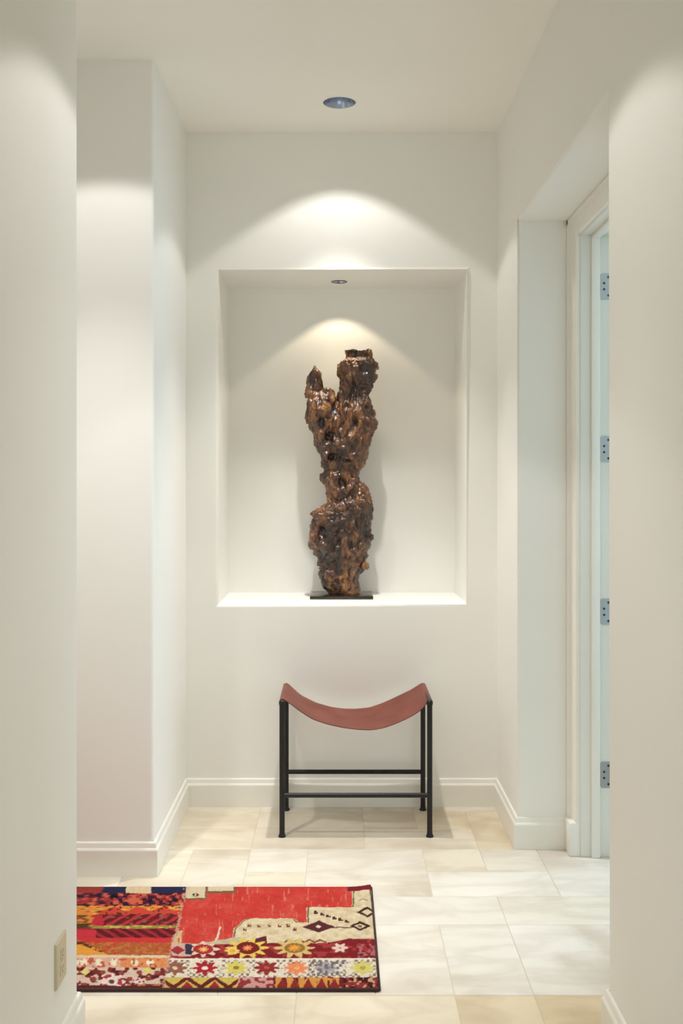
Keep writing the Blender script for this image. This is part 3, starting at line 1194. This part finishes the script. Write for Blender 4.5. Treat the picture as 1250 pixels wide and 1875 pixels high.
    zz = 1727 + 5 * abs(((qx - 519) / 19) % 1 - .5) * 2
    fill(R_ & (qx > 519) & (qx < 598) & (abs(qy - zz) < 1.8), (142, 78, 50))
    # band A: wine red with flowers
    top = np.interp(qx, [300, 330, 440, 520, 600, 628, 640, 692], [1737, 1737, 1735, 1733, 1733, 1727, 1725, 1726])
    A = R_ & (qy > top) & (qy < 1762)
    fill(A, (128, 24, 32))
    m = A & (vnoise(qx / 9, qy / 5, 9) > .66)
    fill(m, (164, 50, 48))

    def flower(x, y, r, cp, cc, n=8, sq=.55, core=.40):
        dx, dy = qx - x, (qy - y) / sq
        rr = np.hypot(dx, dy)
        an = np.arctan2(dy, dx)
        edge = r * (0.80 + 0.20 * np.cos(n * an))
        fill(R_ & (rr < edge), cp)
        fill(R_ & (rr < r * core), cc)

    flower(453, 1742, 40, (226, 196, 84), (122, 30, 28), 10, .5, .55)
    flower(453, 1742, 10, (232, 128, 70), (240, 160, 90))
    flower(539, 1742, 38, (214, 182, 110), (150, 110, 48), 10, .5, .5)
    flower(539, 1742, 13, (226, 146, 44), (236, 160, 50))
    flower(622, 1742, 15, (226, 196, 180), (190, 120, 110), 6, .62, .18)
    flower(372, 1744, 30, (224, 194, 176), (168, 44, 36), 8, .5, .6)
    flower(372, 1744, 10, (232, 158, 90), (240, 190, 120))
    flower(425, 1747, 14, (232, 200, 92), (226, 170, 60), 6, .6)
    fill(R_ & (abs(qx - 332) < 18) & (abs(qy - 1745) < 12), (206, 170, 156))
    fill(R_ & (abs(qx - 345) < 6) & (abs(qy - 1744) < 10), (58, 50, 72))
    fill(R_ & (abs(qx - 325) / 14 + abs(qy - 1746) / 9 < 1), (164, 44, 52))
    m = R_ & (qx > 655) & (qy > 1735) & (qy < 1760) & (vnoise(qx / 4, qy / 3, 5) > .55)
    fill(m, (172, 100, 104))
    # white line, band B with stars
    fill(R_ & (abs(qy - 1762.5) < 1.6), (234, 220, 200))
    B = R_ & (qy > 1764) & (qy < 1796)
    fill(B, (226, 214, 194))
    chk = (np.floor(qx / 5.5) + np.floor(qy / 4.2)) % 2 == 0
    fill(B & chk & (vnoise(qx / 9, qy / 6, 12) > .46) & ((qy < 1771) | (qy > 1788)), (136, 110, 98))
    fill(B & (abs(((qx - 404.5) / 55.5) % 1 - .5) > .38) & chk & (vnoise(qx / 5, qy / 4, 13) > .5), (150, 128, 112))
    for x, c, cc in ((320, (150, 92, 74), (220, 200, 170)), (375, (176, 26, 40), (238, 226, 214)), (432, (214, 200, 92), (150, 120, 40)), (488, (150, 40, 38), (176, 84, 70)),
                     (543, (234, 136, 84), (240, 170, 110)), (598, (170, 160, 158), (118, 132, 146)), (664, (214, 200, 104), (186, 164, 70))):
        flower(x, 1779, 24, c, cc, 8, .58, .22)
    m = R_ & (abs(qx - 598) < 34) & (qy > 1766) & (qy < 1794) & (h2(np.floor(qx / 5), np.floor(qy / 4), 7) > .62)
    fill(m, (112, 106, 112))
    # band C: zigzags
    Cc = R_ & (qy > 1796)
    fill(Cc, (206, 182, 78))
    tri = abs(((qx - 318) / 50) % 1 - .5) * 2
    t2 = (1 - tri)
    fill(Cc & (abs((qy - 1797) / 18 - tri) < .22), (110, 30, 30))
    fill(Cc & ((qy - 1803) / 12 > (1 - t2) * 2.2) & (t2 > .6), (160, 34, 44))
    m = Cc & (qx > 436) & (qx < 500)
    fill(m, (206, 150, 140))
    fill(m & (vnoise(qx / 7, qy / 5, 15) > .5), (150, 46, 54))
    m = Cc & (qx >= 500) & (qx < 628)
    fill(m, (214, 146, 60))
    fill(m & (((qx / 21) % 1 > .55) & (vnoise(qx / 6, qy / 5, 16) > .35)), (118, 30, 34))
    fill(m & (abs(((qx) / 24) % 1 - .5) * 24 < (qy - 1797) * .55), (142, 40, 36))
    m = Cc & (qx >= 628)
    fill(m, (70, 24, 26))
    fill(m & (vnoise(qx / 7, qy / 4, 17) > .52), (150, 44, 46))
    fill(m & (vnoise(qx / 5, qy / 4, 18) > .72), (200, 160, 120))
    fill(R_ & (qx > 636) & (qy < 1637), (122, 30, 36))

    # ---------------- left patch
    ly = (qy - 1600) / .24
    lx = (qx - 130) / .24

    def lf(m, c):
        fill(Lm & m, c)

    lf(ly < 2000, (120, 30, 30))
    a = ly < 172
    lf(a & (lx < 240), (150, 52, 44))
    lf(a & (((lx >= 240) & (lx < 420)) | (lx > 610)), (38, 38, 72))
    lf(a & (lx >= 420) & (lx <= 610), (216, 190, 150))
    a = (ly >= 172) & (ly < 268)
    lf(a, (66, 20, 36))
    v1 = h2(np.floor(qx / 9), np.floor(qy / 6), 21) * .5 + vnoise(qx / 6, qy / 4, 22) * .5
    lf(a & (v1 > .50), (158, 48, 44))
    lf(a & (v1 > .68), (206, 92, 66))
    lf(a & (v1 < .33), (32, 30, 66))
    lf(a & (v1 < .22), (22, 14, 22))
    a = (ly >= 268) & (ly < 335)
    lf(a, (214, 130, 42))
    lf(a & (vnoise(qx / 8, qy / 3, 23) > .60), (232, 168, 66))
    lf(a & (lx > 230) & (ly > 292 + 14 * np.sin(lx / 30)), (202, 62, 42))
    lf(a & (vnoise(qx / 5, qy / 3, 24) > .74), (92, 44, 26))
    a = (ly >= 335) & (ly < 420)
    lf(a, (176, 44, 42))
    lf(a & (lx < 160), (216, 130, 48))
    lf(a & (lx > 240) & (np.sin((lx * .9 + ly * 1.6) / 15) > -.25), (104, 20, 34))
    lf(a & (lx > 260) & (vnoise(qx / 8, qy / 3, 25) > .74), (140, 80, 70))
    lf((ly >= 372) & (ly < 412) & (lx > 165) & (lx < 250), (190, 24, 52))
    a = (ly >= 420) & (ly < 442)
    lf(a, (158, 132, 52))
    lf(a & (vnoise(qx / 6, qy / 2, 26) > .6), (196, 178, 90))
    lf((ly > 405) & (ly < 460) & (lx < 150), (84, 56, 30))
    a = (ly >= 442) & (ly < 515)
    lf(a, (158, 34, 44))
    lf(a & (lx > 180) & (np.sin((lx * .9 - ly * 1.6) / 15) > -.2), (96, 20, 32))
    lf(a & (lx < 190) & (ly > 455), (196, 40, 54))
    a = (ly >= 515) & (ly < 552)
    lf(a, (196, 48, 38))
    lf(a & (vnoise(qx / 9, qy / 3, 27) > .6), (210, 36, 54))
    a = (ly >= 552) & (ly < 648)
    lf(a, (172, 92, 38))
    lf(a & (vnoise(qx / 5, qy / 3, 28) > .55), (190, 112, 50))
    lf(a & (vnoise(qx / 6, qy / 4, 29) > .72), (196, 62, 40))
    lf((ly > 500 + lx * .52) & (ly < 648) & (lx < 300), (226, 152, 44))
    lf((abs(ly - 525 - lx * .40) < 12) & (lx < 240) & (vnoise(qx / 4, qy / 3, 30) > .4), (90, 54, 24))
    lf((ly >= 268) & (ly < 400) & (lx < 130) & (vnoise(qx / 6, qy / 3, 31) > .55), (108, 62, 26))
    a = (ly >= 648) & (ly < 668)
    lf(a, (222, 198, 166))
    a = (ly >= 668) & (ly < 742)
    lf(a, (222, 138, 78))
    lf(a & (lx < 380), (220, 166, 140))
    for x in (95, 215, 330, 485, 605):
        lf(np.hypot(lx - x, (ly - 703) * 1.1) < 30, (238, 220, 190))
    lf(a & (vnoise(qx / 5, qy / 4, 32) > .74), (190, 88, 60))
    a = (ly >= 742) & (ly < 1000)
    lf(a, (214, 186, 168))
    v2 = vnoise(qx / 8, qy / 5, 33)
    lf(a & (v2 > .54), (128, 42, 40))
    lf(a & (v2 > .74), (92, 30, 34))
    lf(a & (np.sin(lx / 22) * np.sin(ly / 16) > .55), (150, 66, 52))
    for x, y, c in ((585, 765, (222, 206, 104)), (110, 775, (226, 206, 120))):
        lf(abs(lx - x) / 42 + abs(ly - y) / 30 < 1, c)
    for x, y, r in ((310, 850, 105), (520, 850, 50)):
        d = np.hypot(lx - x, (ly - y) * 1.5)
        an = np.arctan2((ly - y) * 1.5, lx - x)
        lf((d < r * (0.86 + .14 * np.cos(8 * an))) & (ly > 770), (230, 208, 198))
        lf((abs(d - r * .62) < r * .15) & (np.cos(an * 3) > 0.0), (176, 50, 62))
        lf(d < r * .22, (96, 66, 66))
    lf((ly > 868) & (lx > 430), (196, 132, 66))
    lf((ly > 868) & (lx > 430) & (np.sin(lx / 18) > .2), (120, 36, 36))
    lf((ly > 880), (96, 38, 34))
    # frayed pale seam
    fr = (abs(qx - seam + (vnoise(qx / 3, qy / 3, 40) - .5) * 6) < 2.6) & (vnoise(qx / 4, qy / 4, 41) > .30)
    C[fr] = C[fr] * .45 + srgb((214, 170, 150)) * .55
    sc = (abs((qx - 395) - (1728 - qy) * .33) < 2.0) & (qy > 1702) & (qy < 1730)
    fill(R_ & sc, (226, 196, 180))
    sc = (qx > 312) & (qx < 334) & (qy > 1710) & (qy < 1734)
    fill(R_ & sc & (vnoise(qx / 3, qy / 12, 42) > .42), (206, 178, 128))
    # salt-and-pepper of single knots
    kn = (h2(np.floor(X / .004), np.floor(Y / .005), 50) - .5)[..., None]
    C *= 1 + kn * .16
    g_ = C.mean(-1, keepdims=True)
    C = C * 0.93 + g_ * 0.07
    return np.clip(C * 0.74, 0, 1)


def rug_patch(name, xs, ys, parent, label):
    X, Y = np.meshgrid(xs, ys, indexing='ij')
    n, m = X.shape
    Z = RT + (vnoise(X / .006, Y / .006, 60) - .5) * .0012 + (vnoise(X / .12, Y / .2, 61) - .5) * .002
    # the far right corner curls up a little
    d = np.hypot(X - RX1, (Y - RY1) * .6)
    Z = Z + 0.010 * np.clip(1 - d / .09, 0, 1) ** 2
    edge = np.minimum(np.minimum(RX1 - X, Y - RY0), RY1 - Y)
    Z = Z - 0.004 * np.clip(1 - edge / .006, 0, 1)
    V = np.stack([X, Y, Z], -1).reshape(-1, 3)
    idx = np.arange(n * m).reshape(n, m)
    F = np.stack([idx[:-1, :-1], idx[1:, :-1], idx[1:, 1:], idx[:-1, 1:]], -1).reshape(-1, 4)
    # skirt down to the floor
    loop = np.concatenate([idx[:, 0], idx[-1, 1:], idx[-2::-1, -1], idx[0, -2:0:-1]])
    base = n * m
    SV = V[loop].copy()
    SV[:, 2] = 0.0005
    k = len(loop)
    SF = np.array([(loop[i], base + i, base + (i + 1) % k, loop[(i + 1) % k]) for i in range(k)])
    V2 = np.concatenate([V, SV])
    me = bpy.data.meshes.new(name)
    Fall = np.concatenate([F, SF])
    me.from_pydata(V2.tolist(), [], Fall.tolist())
    C = rug_colour(X, Y).reshape(-1, 3)
    C = np.concatenate([C, C[loop]])
    at = me.attributes.new('Col', 'FLOAT_COLOR', 'POINT')
    at.data.foreach_set('color', np.concatenate([C, np.ones((len(C), 1))], 1).astype(np.float32).ravel())
    for p in me.polygons:
        p.use_smooth = True
    me.materials.append(M['rug'])
    o = bpy.data.objects.new(name, me)
    COL.objects.link(o)
    o.parent = parent
    o['label'] = label
    return o


rug = empty('patchwork_rug', (0, 0, 0), 'worn red, orange and cream patchwork rug with star borders on the stone floor', 'rug')
SEAM = -0.535
ys = np.linspace(RY0, RY1, 215)
rug_patch('patch', np.linspace(SEAM, RX1, 270), ys, rug, 'plain red patch with cream medallion and flower border')
xs_l = np.concatenate([np.linspace(RX0, -0.80, 110, endpoint=False), np.linspace(-0.80, SEAM, 106)])
rug_patch('patch', xs_l, ys, rug, 'striped orange, maroon and navy patch')
# dark bound edges
bm = bmesh.new()
tube(bm, (RX0, RY0 - 0.002, 0.0055), (RX1 + 0.001, RY0 - 0.002, 0.0055), 0.0052, 8)
finish('binding', bm, M['binding'], rug, smooth=True)
bm = bmesh.new()
tube(bm, (RX1 + 0.001, RY0 - 0.002, 0.0055), (RX1 + 0.001, RY1, 0.0055), 0.0048, 8)
finish('binding', bm, M['binding'], rug, smooth=True)
bm = bmesh.new()
tube(bm, (RX0, RY1, 0.0045), (RX1, RY1, 0.0045), 0.0042, 8)
finish('binding', bm, M['binding'], rug, smooth=True)
